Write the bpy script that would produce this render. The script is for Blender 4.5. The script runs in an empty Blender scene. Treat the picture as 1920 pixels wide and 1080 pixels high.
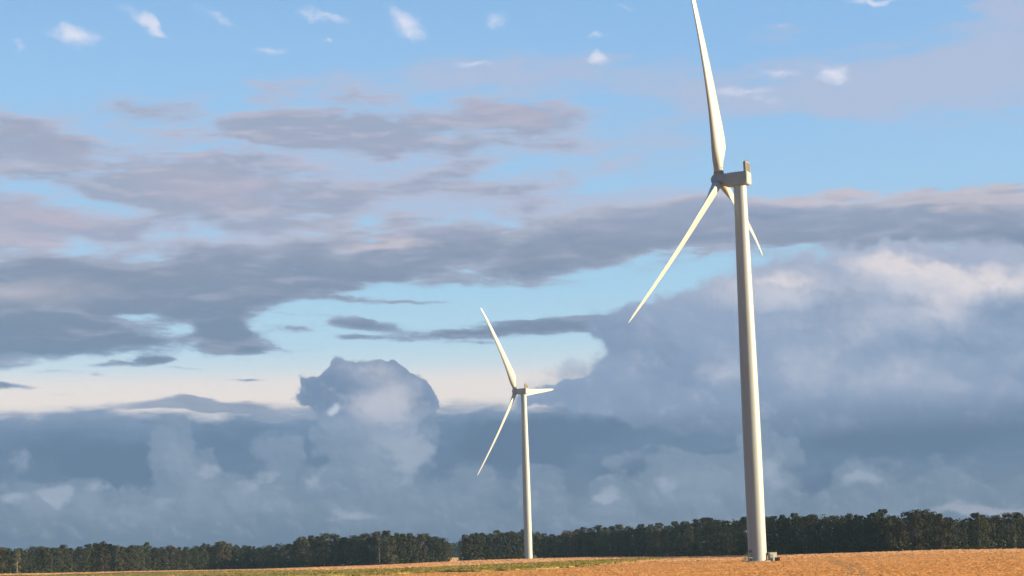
import bpy, bmesh, math, random
from math import sin, cos, tan, pi, radians, degrees, atan, atan2, asin, exp, sqrt
from mathutils import Vector, Matrix, noise as mnoise

S = bpy.context.scene
COL = S.collection
random.seed(11)

# ------------------------------------------------------------------ camera
EYE = 4.75                      # the photographer stands on a raised road verge
F_PX = 3500.0                   # focal length in pixels of a 1920 px wide frame
PITCH = atan(495 / F_PX)
ROLL = 0.030
cam = bpy.data.cameras.new('camera')
cam.sensor_width = 36
cam.lens = 36 * F_PX / 1920
cam.clip_start = 0.5
cam.clip_end = 60000
cam_ob = bpy.data.objects.new('camera', cam)
COL.objects.link(cam_ob)
fw = Vector((0, cos(PITCH), sin(PITCH)))
r0 = Vector((1, 0, 0))
u0 = r0.cross(fw)
cr = r0 * cos(ROLL) - u0 * sin(ROLL)
cu = u0 * cos(ROLL) + r0 * sin(ROLL)
cam_ob.matrix_world = Matrix(((cr.x, cu.x, -fw.x, 0), (cr.y, cu.y, -fw.y, 0),
                              (cr.z, cu.z, -fw.z, EYE), (0, 0, 0, 1)))
S.camera = cam_ob

S.view_settings.view_transform = 'Standard'
S.view_settings.look = 'None'
S.view_settings.exposure = 1.35
S.view_settings.gamma = 1
SUN_AZ, SUN_EL = radians(99), radians(13)     # low evening sun, from the right


def bearing(px, py):
    """compass bearing and elevation in degrees of a sight line"""
    d = (fw + cr * ((px - 960) / F_PX) + cu * ((540 - py) / F_PX)).normalized()
    return degrees(atan2(d.x, d.y)), degrees(asin(d.z))


def ground_at(px, py, z=0.0):
    d = fw + cr * ((px - 960) / F_PX) + cu * ((540 - py) / F_PX)
    t = (z - EYE) / d.z
    return Vector((d.x * t, d.y * t, z))


# ------------------------------------------------------------------ world: sky and clouds, laid out by bearing and elevation
world = bpy.data.worlds.new("World")
S.world = world
world.use_nodes = True
WT = world.node_tree
WN, WL = WT.nodes, WT.links
BG = WN['Background']
BG.inputs['Strength'].default_value = 0.08


def lin(c, k=1.0):
    o = []
    for v in c:
        v /= 255.0
        v = v / 12.92 if v <= 0.04045 else ((v + 0.055) / 1.055) ** 2.4
        o.append(v * k)
    return (o[0], o[1], o[2], 1.0)


SKYK = 4.9                      # radiance for strength 0.08 seen at exposure 1.35


def skyc(c):
    return lin(c, SKYK)


def math_(op, a, b=None, c=None, clamp=False):
    n = WN.new('ShaderNodeMath')
    n.operation = op
    n.use_clamp = clamp
    for i, v in enumerate((a, b, c)):
        if v is None:
            continue
        if isinstance(v, (int, float)):
            n.inputs[i].default_value = v
        else:
            WL.new(v, n.inputs[i])
    return n.outputs[0]


def sm(x, lo, hi, a=0.0, b=1.0):
    n = WN.new('ShaderNodeMapRange')
    n.interpolation_type = 'SMOOTHSTEP'
    WL.new(x, n.inputs[0])
    for i, v in ((1, lo), (2, hi), (3, a), (4, b)):
        if isinstance(v, (int, float)):
            n.inputs[i].default_value = v
        else:
            WL.new(v, n.inputs[i])
    return n.outputs[0]


def mixc(fac, a, b):
    n = WN.new('ShaderNodeMix')
    n.data_type = 'RGBA'
    if isinstance(fac, (int, float)):
        n.inputs[0].default_value = fac
    else:
        WL.new(fac, n.inputs[0])
    for i, v in ((6, a), (7, b)):
        if isinstance(v, tuple):
            n.inputs[i].default_value = v
        else:
            WL.new(v, n.inputs[i])
    return n.outputs[2]


def ramp(x, stops, interp='EASE'):
    n = WN.new('ShaderNodeValToRGB')
    WL.new(x, n.inputs[0])
    r = n.color_ramp
    r.interpolation = interp
    while len(r.elements) < len(stops):
        r.elements.new(0.5)
    for e, (p, c) in zip(r.elements, stops):
        e.position = p
        e.color = c
    return n.outputs[0]


def vop(op, a, b, scale=None):
    n = WN.new('ShaderNodeVectorMath')
    n.operation = op
    for i, v in enumerate((a, b)):
        if v is None:
            continue
        if isinstance(v, tuple):
            n.inputs[i].default_value = v
        else:
            WL.new(v, n.inputs[i])
    if scale is not None:
        if isinstance(scale, (int, float)):
            n.inputs['Scale'].default_value = scale
        else:
            WL.new(scale, n.inputs['Scale'])
    return n.outputs[0]


def noise(vec, scale, detail=5, rough=0.55, stretch=(1, 1, 1), off=(0, 0, 0), color=False, dist=0.0):
    m = WN.new('ShaderNodeMapping')
    m.inputs['Scale'].default_value = stretch
    m.inputs['Location'].default_value = off
    WL.new(vec, m.inputs[0])
    n = WN.new('ShaderNodeTexNoise')
    n.inputs['Scale'].default_value = scale
    n.inputs['Detail'].default_value = detail
    n.inputs['Roughness'].default_value = rough
    n.inputs['Distortion'].default_value = dist
    WL.new(m.outputs[0], n.inputs['Vector'])
    return n.outputs['Color' if color else 'Fac']


def blobs(vec, items):
    """sum of soft ellipses: (px, py, half width, half height, tilt deg, amount) given where they stand in the sky"""
    acc = None
    for it in items:
        px, py, a, b = it[:4]
        tilt = it[4] if len(it) > 4 else 0
        amt = it[5] if len(it) > 5 else 1.0
        U, V = bearing(px, py)
        m = WN.new('ShaderNodeMapping')
        m.vector_type = 'TEXTURE'
        m.inputs['Location'].default_value = (U, V, 0)
        m.inputs['Rotation'].default_value = (0, 0, radians(tilt) - ROLL)
        k = degrees(1 / F_PX)
        m.inputs['Scale'].default_value = (a * k, b * k, 1)
        WL.new(vec, m.inputs[0])
        g = WN.new('ShaderNodeTexGradient')
        g.gradient_type = 'SPHERICAL'
        WL.new(m.outputs[0], g.inputs[0])
        v = g.outputs['Fac']
        if acc is None:
            acc = v if amt == 1.0 else math_('MULTIPLY', v, amt)
        else:
            acc = math_('MULTIPLY_ADD', v, amt, acc)
    return acc


tc = WN.new('ShaderNodeTexCoord')
sep = WN.new('ShaderNodeSeparateXYZ')
WL.new(tc.outputs['Generated'], sep.inputs[0])
U_ = math_('MULTIPLY', math_('ARCTAN2', sep.outputs[0], sep.outputs[1]), 180 / pi)
V_ = math_('MULTIPLY', math_('ARCSINE', sep.outputs[2]), 180 / pi)
cmb = WN.new('ShaderNodeCombineXYZ')
WL.new(U_, cmb.inputs[0])
WL.new(V_, cmb.inputs[1])
UV = cmb.outputs[0]

# warped coordinates: soft drawn-out ones for the layered cloud, billowing ones for the heaped cloud
nz = vop('SUBTRACT', noise(UV, 0.5, 4, 0.5, (0.5, 1.3, 1), (3, 7, 0), True), (0.5, 0.5, 0.5))
UVs = vop('ADD', UV, vop('MULTIPLY', nz, (6.0, 1.5, 0)))
nz2 = vop('SUBTRACT', noise(UV, 0.8, 3, 0.5, (1, 1, 1), (31, 11, 0), True), (0.5, 0.5, 0.5))
UVw = vop('ADD', UV, vop('MULTIPLY', nz2, (0.9, 0.8, 0)))


def billow(vec, scale, detail=3.0, off=(0, 0, 0)):
    """rounded cauliflower lobes"""
    m = WN.new('ShaderNodeMapping')
    m.inputs['Location'].default_value = off
    m.inputs['Scale'].default_value = (0.85, 1.05, 1)
    WL.new(vec, m.inputs[0])
    v = WN.new('ShaderNodeTexVoronoi')
    v.voronoi_dimensions = '2D'
    v.feature = 'SMOOTH_F1'
    v.inputs['Smoothness'].default_value = 0.35
    v.inputs['Scale'].default_value = scale
    v.inputs['Detail'].default_value = detail
    v.inputs['Roughness'].default_value = 0.5
    v.inputs['Lacunarity'].default_value = 2.1
    v.normalize = True
    WL.new(m.outputs[0], v.inputs['Vector'])
    return math_('MULTIPLY_ADD', v.outputs['Distance'], -1.0, 1.0)


bil_a = billow(UVw, 0.75)
bil_b = billow(vop('ADD', UVw, (0.11, 0.09, 0)), 0.75)
nz3 = vop('SUBTRACT', noise(UV, 1.6, 5, 0.55, (0.9, 1.1, 1), (51, 1, 0), True), (0.5, 0.5, 0.5))
UVc = vop('ADD', UVw, vop('MULTIPLY', nz3, (0.7, 0.6, 0)))
UVf = vop('ADD', UV, vop('MULTIPLY', nz3, (1.1, 0.22, 0)))             # thin flat fragments
n_str = noise(UV, 0.62, 8, 0.62, (0.52, 1.9, 1), (9, 2, 0), dist=0.25)       # streaky
n_str2 = noise(UVs, 0.6, 4, 0.55, (0.5, 1.3, 1), (1, 20, 0))           # broad streaky
n_soft = noise(UV, 0.9, 6, 0.55, (0.8, 1.1, 1), (14, 5, 0))
n_bil = math_('ADD', math_('MULTIPLY', n_soft, 0.55), math_('MULTIPLY', math_('SUBTRACT', bil_a, 0.12), 0.55))
relief = math_('SUBTRACT', bil_a, bil_b)                               # heaped cloud: towards the low sun at the right
rs_a = noise(UV, 1.05, 7, 0.6, (0.36, 1.6, 1), (21, 4, 0), dist=0.3)
rs_b = noise(vop('ADD', UV, (0.10, 0.20, 0)), 1.05, 3, 0.5, (0.36, 1.6, 1), (21, 4, 0), dist=0.3)
relief_s = math_('SUBTRACT', rs_a, rs_b)                               # layered cloud: lit tops, darker undersides


def gated(b_, n_, lo=0.0, hi_=0.3):
    """cloud density: the blobs broken up by noise, but only where there is cloud at all"""
    return math_('ADD', b_, math_('MULTIPLY', n_, sm(b_, lo, hi_)))


def modelled(c, rel, lite, dark, k, fl_, fd_):
    c = mixc(sm(rel, 0.0, k, 0, fl_), c, lite)
    return mixc(sm(rel, -k, 0.0, fd_, 0), c, dark)




def signed(n, k):
    return math_('MULTIPLY', math_('SUBTRACT', n, 0.5), k)


# clear sky
nish = WN.new('ShaderNodeTexSky')
nish.sky_type = 'NISHITA'
nish.sun_disc = False
nish.sun_elevation = SUN_EL
nish.sun_rotation = SUN_AZ
nish.ozone_density = 3.0
tV = math_('DIVIDE', V_, 24.0, clamp=True)


def tv(py):
    return max(0.0, bearing(960, py)[1] / 24.0)


clear = ramp(tV, [(0.0, skyc((150, 170, 190))), (tv(900), skyc((165, 182, 200))),
                  (tv(778), skyc((206, 206, 216))), (tv(740), skyc((238, 224, 219))), (tv(706), skyc((234, 224, 222))), (tv(680), skyc((206, 220, 230))),
                  (tv(640), skyc((184, 215, 234))), (tv(540), skyc((168, 210, 236))), (tv(380), skyc((163, 203, 237))),
                  (tv(170), skyc((156, 199, 239))), (tv(0), skyc((144, 190, 235))), (1.0, skyc((112, 162, 220)))], 'LINEAR')
col = mixc(0.86, nish.outputs[0], clear)
# the right-hand part of the high sky is a little deeper
deep = blobs(UV, [(1500, 60, 900, 300, 0, 1.0)])
col = mixc(sm(deep, 0.0, 1.0, 0, 0.35), col, skyc((136, 184, 232)))

# --- high thin veil and mauve streaks (top and middle)
veil = blobs(UVs, [(1690, 140, 400, 85, 6, 1.15), (1250, 130, 260, 60, 0, .6), (1500, 60, 240, 30, 0, .45), (1900, 120, 260, 130, 0, .9), (1400, 185, 300, 70, 0, .8),
                   (1890, 15, 110, 55, 0, 1.5), (960, 150, 380, 80, 0, .75), (620, 170, 300, 60, 5, .65),
                   (1060, 250, 300, 70, 0, .55), (900, 300, 500, 60, 0, .5), (350, 320, 560, 170, 0, .75), (1000, 440, 700, 90, 0, .7), (300, 470, 500, 120, 0, .8), (1250, 290, 260, 40, 0, .5),
                   (1560, 210, 300, 40, -3, .6), (600, 350, 500, 80, 0, .6), (80, 230, 240, 60, 0, .6),
                   (960, 390, 500, 60, 0, .75), (1200, 370, 300, 40, 0, .5)])
m = sm(gated(veil, math_('ADD', signed(n_str, 2.4), signed(rs_a, 1.2))), 0.10, 1.0, 0, 0.8)
col = mixc(m, col, skyc((178, 190, 216)))

# --- stratus bands
warm_up = skyc((186, 184, 204))
band = blobs(UVs, [(780, 225, 420, 66, 3, .95), (960, 228, 280, 60, 0, .8), (560, 250, 280, 46, -3, .7), (620, 255, 260, 48, -4, .95), (360, 220, 330, 36, -4, .75),
                   (960, 225, 230, 52, 0, .6),
                   (150, 290, 330, 66, -2, 1.1), (420, 300, 240, 34, 0, .65), (520, 340, 280, 50, -4, .8),
                   (330, 370, 420, 66, -2, 1.1), (230, 340, 200, 50, 0, .6), (560, 365, 240, 42, 0, .6),
                   (960, 300, 360, 46, 0, .55), (860, 360, 340, 44, 2, .75), (620, 420, 320, 44, 0, .8), (1120, 400, 240, 34, 0, .6), (500, 180, 260, 34, 3, .6), (60, 250, 220, 46, 0, .8), (40, 430, 260, 70, 0, 1.3), (300, 430, 260, 40, 0, .6), (60, 480, 300, 50, 0, .8),
                   (250, 455, 300, 28, 0, .6)])
fb = gated(band, math_('ADD', signed(n_str, 3.0), signed(rs_a, 2.6)))
m = sm(fb, 0.0, 1.15, 0, 0.92)
core = sm(math_('ADD', fb, signed(n_bil, 0.5)), 0.35, 1.15)
bc = mixc(core, skyc((188, 188, 206)), skyc((158, 168, 191)))
pinkL = blobs(UVs, [(60, 430, 260, 60, 0, 1.2), (300, 490, 330, 22, -1, 1.1), (930, 205, 300, 50, 0, 1.1),
                    (230, 285, 260, 50, 0, .6), (420, 345, 250, 40, 0, .7)])
bc = mixc(sm(pinkL, 0.1, 0.9, 0, 0.6), bc, skyc((194, 184, 200)))
bc = modelled(bc, relief_s, skyc((196, 193, 209)), skyc((150, 164, 191)), 0.22, .6, .55)
col = mixc(m, col, bc)

low = blobs(UVs, [(200, 535, 470, 74, 0, 1.35), (0, 560, 330, 80, 0, .9), (420, 540, 330, 52, 3, 1.0),
                  (100, 610, 360, 56, 2, 1.4), (0, 650, 300, 52, 4, 1.7), (160, 640, 220, 34, 3, 1.0), (250, 600, 190, 26, 4, .55),
                  (560, 490, 380, 54, 0, 1.0), (830, 480, 420, 56, 0, 1.15), (1080, 455, 330, 66, 2, 1.15),
                  (1260, 420, 260, 60, 0, 1.0), (760, 520, 300, 34, 0, .8), (760, 425, 260, 26, 0, .9),
                  (1020, 520, 260, 26, 2, .7), (1160, 480, 220, 40, 4, .7),
                  (1600, 415, 460, 62, 0, 1.5), (1420, 390, 220, 42, 0, .9), (1840, 440, 260, 66, -3, 1.4),
                  (1850, 385, 240, 36, 0, .8), (1900, 480, 150, 36, 0, 1.2), (1500, 460, 300, 30, 0, .6)])
frag = blobs(UVf, [(430, 636, 100, 46, 0, 1.7), (415, 618, 60, 30, 0, 1.0), (470, 652, 150, 16, 0, 1.0), (640, 604, 70, 18, 0, 1.0), (700, 612, 90, 14, 0, .8),
                   (660, 632, 60, 9, 0, .9), (560, 616, 70, 12, 0, .8), (820, 628, 150, 15, 2, 1.2), (950, 618, 160, 20, 3, 1.3),
                   (1090, 608, 150, 22, 2, 1.3), (1190, 602, 90, 18, 0, .9), (880, 642, 70, 7, 0, .8), (240, 682, 90, 10, 4, 1.3),
                   (285, 674, 50, 7, 0, .9), (15, 724, 60, 9, 0, 1.4), (170, 704, 50, 5, 0, .8), (465, 712, 50, 4, 0, .7),
                   (340, 690, 60, 4, 0, .4), (740, 566, 140, 6, 0, .8), (640, 560, 90, 7, 0, .8), (120, 697, 80, 5, 0, .6),
                   (120, 740, 40, 3, 0, .4), (560, 590, 120, 6, 0, .5), (350, 590, 70, 9, 0, .7), (240, 640, 120, 9, 2, .8)])
low = math_('ADD', low, frag)
fl = gated(low, math_('ADD', signed(n_str, 3.0), signed(rs_a, 2.8)), 0.1, 0.5)
ml = sm(fl, 0.06, 0.80, 0, 0.95)
corel = sm(math_('ADD', fl, signed(n_str2, 0.6)), 0.35, 1.35)
tE = math_('DIVIDE', V_, 24.0, clamp=True)
lowdark = ramp(tE, [(tv(700), skyc((112, 134, 161))), (tv(600), skyc((119, 137, 163))), (tv(480), skyc((136, 149, 173))),
                    (tv(380), skyc((156, 168, 193)))], 'LINEAR')
lowlite = ramp(tE, [(tv(700), skyc((140, 165, 196))), (tv(560), skyc((150, 167, 191))), (tv(450), skyc((172, 178, 197))),
                    (tv(360), skyc((190, 192, 208)))], 'LINEAR')
lc = mixc(corel, lowlite, lowdark)
pk = blobs(UVs, [(1500, 362, 260, 24, -2, 1.3), (1880, 380, 160, 26, 0, 1.7), (1700, 372, 200, 20, 0, .9),
                 (1250, 375, 260, 26, 4, .6), (740, 458, 110, 14, 0, 1.2), (60, 560, 260, 40, 0, .7)])
lc = mixc(sm(pk, 0.1, 0.9, 0, 0.7), lc, skyc((205, 196, 205)))
lc = modelled(lc, relief_s, skyc((172, 178, 200)), skyc((116, 137, 168)), 0.24, .45, .45)
col = mixc(ml, col, lc)

# --- small bright wisps high up
wisp = blobs(UVc, [(140, 66, 62, 30, -18, 1.3), (36, 88, 22, 10, 0, .6), (268, 36, 62, 16, -28, 1.2), (302, 54, 26, 8, -20, .6),
                   (410, 38, 85, 13, -20, .7), (605, 33, 68, 14, -8, 1.1), (760, 45, 60, 32, -40, 1.2), (778, 72, 26, 32, 0, .7),
                   (505, 96, 46, 13, 5, .75), (606, 84, 16, 10, 0, .8), (935, 46, 34, 28, 0, .85), (890, 122, 55, 11, 5, .65),
                   (1118, 114, 40, 14, 0, .8), (1128, 70, 28, 10, 0, .6), (1000, 100, 26, 8, 0, .4), (1540, 120, 70, 12, 0, .7), (1430, 185, 60, 10, 0, .7), (1172, 14, 32, 10, -5, .5), (1290, 34, 24, 11, 0, .5),
                   (1446, 16, 42, 9, 0, .5), (1630, 6, 56, 11, -5, 1.1), (1568, 142, 46, 20, 0, 1.4), (1462, 138, 62, 13, -5, .9),
                   (1392, 168, 85, 17, 0, .9), (1470, 34, 30, 8, 0, .4), (1265, 142, 30, 12, -20, .4)])
fw_ = gated(wisp, math_('ADD', signed(n_soft, 1.9), signed(rs_a, .9)), 0, .5)
col = mixc(sm(fw_, 0.08, 1.45, 0, 0.92), col, skyc((222, 226, 242)))

# --- dark storm bank along the horizon
edge = math_('ADD', V_, math_('ADD', signed(n_str, 1.7), math_('MULTIPLY', U_, 0.005)))
V0 = bearing(480, 770)[1]
bankm = sm(edge, V0 - 0.34, V0 + 0.22, 1, 0)
streak = blobs(UVs, [(370, 762, 260, 18, 2, 1.2), (900, 800, 420, 40, 0, .9), (540, 780, 200, 20, 0, .8)])
bankm = math_('MAXIMUM', bankm, sm(math_('ADD', streak, signed(n_str, .5)), .2, .6, 0, .85))
bank = ramp(tE, [(0.0, skyc((104, 124, 150))), (tv(1010), skyc((105, 125, 150))), (tv(950), skyc((108, 128, 153))),
                 (tv(880), skyc((100, 124, 154))), (tv(830), skyc((101, 126, 160))), (tv(790), skyc((113, 138, 170))),
                 (tv(765), skyc((134, 154, 184)))], 'LINEAR')
bank = mixc(sm(n_str2, 0.35, 0.7, 0, 0.35), bank, skyc((94, 118, 148)))
darkp = blobs(UVc, [(240, 880, 120, 66, 0, 1.2), (120, 850, 240, 60, 0, .9), (420, 830, 160, 60, 0, .8), (940, 850, 150, 70, 0, 1.2),
                    (1190, 890, 110, 36, 0, 1.2), (1560, 905, 110, 50, 0, 1.2), (1370, 860, 90, 24, 0, .9), (1050, 830, 200, 60, 0, .7),
                    (1780, 800, 300, 56, 4, 1.2), (1650, 830, 220, 50, 0, .8), (620, 850, 90, 50, 0, .6), (1080, 800, 500, 40, 0, .7)])
bank = modelled(bank, relief_s, skyc((116, 137, 166)), skyc((92, 116, 147)), 0.24, .35, .35)
bank = mixc(sm(darkp, 0.05, 0.9, 0, 0.85), bank, skyc((90, 114, 146)))
col = mixc(bankm, col, bank)

# --- the great heaped cloud on the right
cb = blobs(UVc, [(1700, 640, 560, 230, 0, 2.0), (1420, 640, 330, 130, 0, 1.6), (1250, 640, 200, 60, -20, 1.3),
                 (1330, 720, 240, 110, 0, 1.6), (1180, 745, 130, 34, 4, 1.1), (1090, 732, 66, 22, 0, 1.0), (1010, 752, 90, 22, 0, .8),
                 (1850, 560, 200, 110, 0, 1.6), (1690, 520, 150, 70, 0, 1.5), (1480, 560, 170, 66, 0, 1.1), (1600, 720, 700, 110, 0, 1.8),
                 (1160, 610, 110, 26, 0, .8), (1900, 700, 300, 200, 0, 1.5)])
fc = math_('ADD', cb, signed(n_bil, 0.75))
cm = sm(fc, 0.30, 0.68)
cbcol = ramp(tE, [(tv(860), skyc((112, 132, 160))), (tv(800), skyc((116, 137, 168))), (tv(770), skyc((130, 151, 182))),
                  (tv(690), skyc((139, 160, 190))), (tv(600), skyc((145, 164, 193))), (tv(520), skyc((166, 178, 202)))], 'LINEAR')
sh = blobs(UVc, [(1180, 640, 220, 70, -25, 1.2), (1290, 700, 130, 60, 0, .8), (1060, 750, 220, 40, 0, .9), (1580, 560, 130, 60, 30, .8),
                 (1790, 650, 200, 30, 0, 1.0), (1880, 575, 110, 46, 20, .9), (1560, 640, 130, 60, 0, .3), (1380, 740, 200, 40, 0, .5)])
cbcol = mixc(sm(sh, 0.05, 0.9, 0, 0.75), cbcol, skyc((128, 150, 181)))
hi = blobs(UVc, [(1690, 512, 150, 52, -8, 1.5), (1850, 530, 190, 44, -5, 1.3), (1450, 545, 190, 44, 0, 1.2), (1760, 590, 120, 50, 0, .8),
                 (1600, 600, 230, 90, 0, .4), (1500, 690, 130, 60, 0, .5), (1360, 700, 60, 40, 0, .7), (1700, 710, 220, 60, 0, .5)])
fh = math_('ADD', hi, signed(n_bil, 1.2))
cbcol = mixc(sm(fh, 0.0, 1.35, 0, 0.9), cbcol, skyc((198, 202, 216)))
hot = blobs(UVc, [(1690, 500, 120, 34, -5, 1.6), (1850, 522, 130, 34, -5, 1.4), (1450, 526, 130, 24, 0, .9), (1760, 560, 110, 40, 0, .6)])
cbcol = mixc(sm(math_('ADD', hot, signed(n_bil, 1.2)), 0.1, 1.3, 0, 0.72), cbcol, skyc((230, 221, 223)))
cbcol = modelled(cbcol, relief, skyc((176, 187, 208)), skyc((124, 146, 178)), 0.16, .25, .25)
# it sinks into the bank below
fade = sm(V_, bearing(1500, 800)[1] - 0.5, bearing(1500, 775)[1] + 0.1)
col = mixc(math_('MULTIPLY', cm, fade), col, cbcol)

# --- pale heaped clouds standing in front of the bank
puff = blobs(UVc, [(700, 800, 130, 120, 0, 1.5), (740, 880, 90, 60, 0, 1.1), (640, 900, 140, 60, 0, .6), (600, 905, 40, 36, 0, .8),
                   (318, 825, 50, 62, 8, 1.2), (340, 880, 80, 60, 0, 1.1), (430, 930, 110, 60, 0, 1.1), (290, 945, 110, 46, 0, .9),
                   (100, 935, 80, 40, 0, 1.1), (170, 930, 50, 50, 0, .8), (20, 930, 70, 50, 0, .7), (200, 970, 300, 50, 0, .9),
                   (20, 860, 60, 30, 0, .5), (560, 960, 240, 60, 0, .9), (800, 960, 220, 60, 0, .8), (1140, 940, 60, 46, 0, 1.1),
                   (1020, 920, 70, 60, 0, .9), (1240, 900, 150, 70, 0, .9), (1440, 890, 80, 110, 0, 1.2), (1330, 920, 150, 80, 0, 1.0),
                   (1630, 920, 120, 70, 0, .7), (1780, 890, 90, 60, 0, .6), (1880, 930, 120, 60, 0, .7), (1120, 985, 400, 50, 0, .9),
                   (1600, 975, 400, 50, 0, .9), (520, 860, 60, 60, 0, .7), (880, 920, 90, 60, 0, .6)])
fp = gated(puff, math_('ADD', signed(n_bil, 2.2), signed(n_soft, .5)), 0, .15)
pm = sm(fp, 0.20, 0.56)
pcol = ramp(tE, [(tv(1040), skyc((103, 123, 150))), (tv(970), skyc((110, 130, 154))), (tv(900), skyc((118, 138, 163))), (tv(800), skyc((124, 145, 173)))], 'LINEAR')
pcol = mixc(sm(fp, 0.5, 1.8, 0, 0.6), pcol, skyc((140, 156, 180)))
spots = blobs(UVc, [(180, 910, 26, 18, 0, .7), (300, 940, 60, 26, 0, .5), (400, 880, 40, 26, 0, .5), (500, 890, 36, 18, 0, .5), (640, 960, 120, 20, 0, .4), (1240, 905, 60, 26, 0, .5), (1620, 905, 60, 26, 0, .5), (20, 925, 40, 20, 0, .7), (112, 930, 36, 26, 0, 1.4), (1140, 932, 34, 24, 0, .9), (770, 860, 46, 70, 0, 1.1), (730, 820, 60, 60, 0, .8),
                    (600, 895, 26, 26, 0, .7), (1450, 880, 40, 60, 0, .6), (450, 905, 40, 30, 0, .5)])
pcol = modelled(pcol, relief, skyc((148, 163, 186)), skyc((98, 121, 152)), 0.16, .5, .4)
pcol = mixc(sm(gated(spots, math_('ADD', signed(n_bil, 1.8), signed(n_soft, 1.2)), 0, .3), 0.15, 0.85, 0, 0.8), pcol, skyc((160, 173, 194)))
col = mixc(math_('MULTIPLY', pm, 0.9), col, pcol)

# --- the lone cumulus head in the middle
head = blobs(UVc, [(685, 745, 140, 78, 0, 2.2), (650, 712, 66, 42, 0, 1.3), (715, 712, 66, 42, 0, 1.3), (750, 735, 70, 50, 0, 1.2),
                   (790, 752, 40, 36, 0, 1.2), (574, 716, 18, 28, 15, 1.0), (592, 730, 60, 32, 10, 1.3), (763, 702, 15, 16, 30, .9),
                   (700, 790, 110, 60, 0, 1.4)])
fd = gated(head, math_('ADD', signed(n_bil, 1.5), signed(n_soft, 0.5)))
hm = sm(fd, 0.26, 0.66)
hs = blobs(UVc, [(610, 740, 100, 60, 0, 1.3), (700, 690, 60, 16, 0, .3), (800, 750, 50, 46, 0, .7)])
hl = blobs(UVc, [(725, 765, 80, 50, 0, .9), (690, 690, 60, 20, 0, .6), (720, 745, 90, 50, 20, 1.3), (680, 700, 80, 26, 0, .7), (760, 780, 60, 50, 0, .7)])
hcol = mixc(sm(math_('ADD', hl, signed(n_bil, 0.7)), 0.0, 1.6), skyc((132, 151, 180)), skyc((184, 189, 204)))
hcol = mixc(sm(hs, 0.1, 0.9, 0, 0.85), hcol, skyc((112, 136, 168)))
hcol = mixc(sm(V_, bearing(700, 830)[1], bearing(700, 760)[1], 1, 0), hcol, skyc((136, 155, 182)))
hcol = modelled(hcol, relief, skyc((186, 191, 208)), skyc((112, 136, 168)), 0.16, .4, .4)
hfade = sm(V_, bearing(700, 840)[1], bearing(700, 790)[1])
col = mixc(math_('MULTIPLY', hm, hfade), col, hcol)
gap = blobs(UVc, [(628, 768, 26, 16, 20, 1.2), (180, 690, 10, 3, 0, .2)])
col = mixc(sm(math_('ADD', gap, signed(n_bil, 0.5)), 0.2, 1.0, 0, 0.8), col, skyc((196, 206, 222)))
# a bright break near the horizon at the far right
brk = blobs(UVc, [(1800, 955, 120, 16, 0, 1.4), (1890, 960, 120, 12, 0, 1.0)])
col = mixc(sm(math_('ADD', brk, signed(n_str, 0.9)), 0.15, 1.3, 0, 0.7), col, skyc((162, 168, 186)))

# --- sky out of the frame: unseen broken cloud, added to tone the shade-side fill
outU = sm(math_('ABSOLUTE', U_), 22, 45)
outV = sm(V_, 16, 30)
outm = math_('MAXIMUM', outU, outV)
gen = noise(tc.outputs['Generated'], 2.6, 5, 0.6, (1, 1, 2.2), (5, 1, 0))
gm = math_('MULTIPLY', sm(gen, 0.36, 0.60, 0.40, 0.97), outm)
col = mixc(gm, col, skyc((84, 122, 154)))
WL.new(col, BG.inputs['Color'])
world.cycles.sampling_method = 'MANUAL'
world.cycles.sample_map_resolution = 512

# ------------------------------------------------------------------ sun
sun = bpy.data.lights.new('sun', 'SUN')
sun.energy = 5.0
sun.angle = radians(0.5)
sun.color = (1.0, 0.83, 0.50)
sun_ob = bpy.data.objects.new('sun', sun)
COL.objects.link(sun_ob)
sd = Vector((sin(SUN_AZ) * cos(SUN_EL), cos(SUN_AZ) * cos(SUN_EL), sin(SUN_EL)))
sun_ob.rotation_euler = sd.to_track_quat('Z', 'Y').to_euler()
sun_ob.location = (300, 0, 200)
#@@SCENE
S.cycles.use_adaptive_sampling = True
S.cycles.adaptive_threshold = 0.02
S.cycles.adaptive_min_samples = 12
S.cycles.max_bounces = 5


# ------------------------------------------------------------------ helpers
def link(name, me, mat=None, parent=None):
    o = bpy.data.objects.new(name, me)
    COL.objects.link(o)
    if mat is not None and len(me.materials) == 0:
        me.materials.append(mat)
    if parent is not None:
        o.parent = parent
    return o


def from_bm(name, bm, mat, parent=None, smooth=False, angle=None):
    me = bpy.data.meshes.new(name)
    bm.normal_update()
    bm.to_mesh(me)
    bm.free()
    if smooth:
        for p in me.polygons:
            p.use_smooth = True
        if angle is not None:
            me.set_sharp_from_angle(angle=radians(angle))
    return link(name, me, mat, parent)


def tag(o, label=None, cat=None, group=None, kind=None):
    if label:
        o['label'] = label
    if cat:
        o['category'] = cat
    if group:
        o['group'] = group
    if kind:
        o['kind'] = kind
    return o


def empty(name, loc, rz=0.0):
    o = bpy.data.objects.new(name, None)
    COL.objects.link(o)
    o.empty_display_size = 1
    o.location = loc
    o.rotation_euler = (0, 0, rz)
    return o


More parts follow.
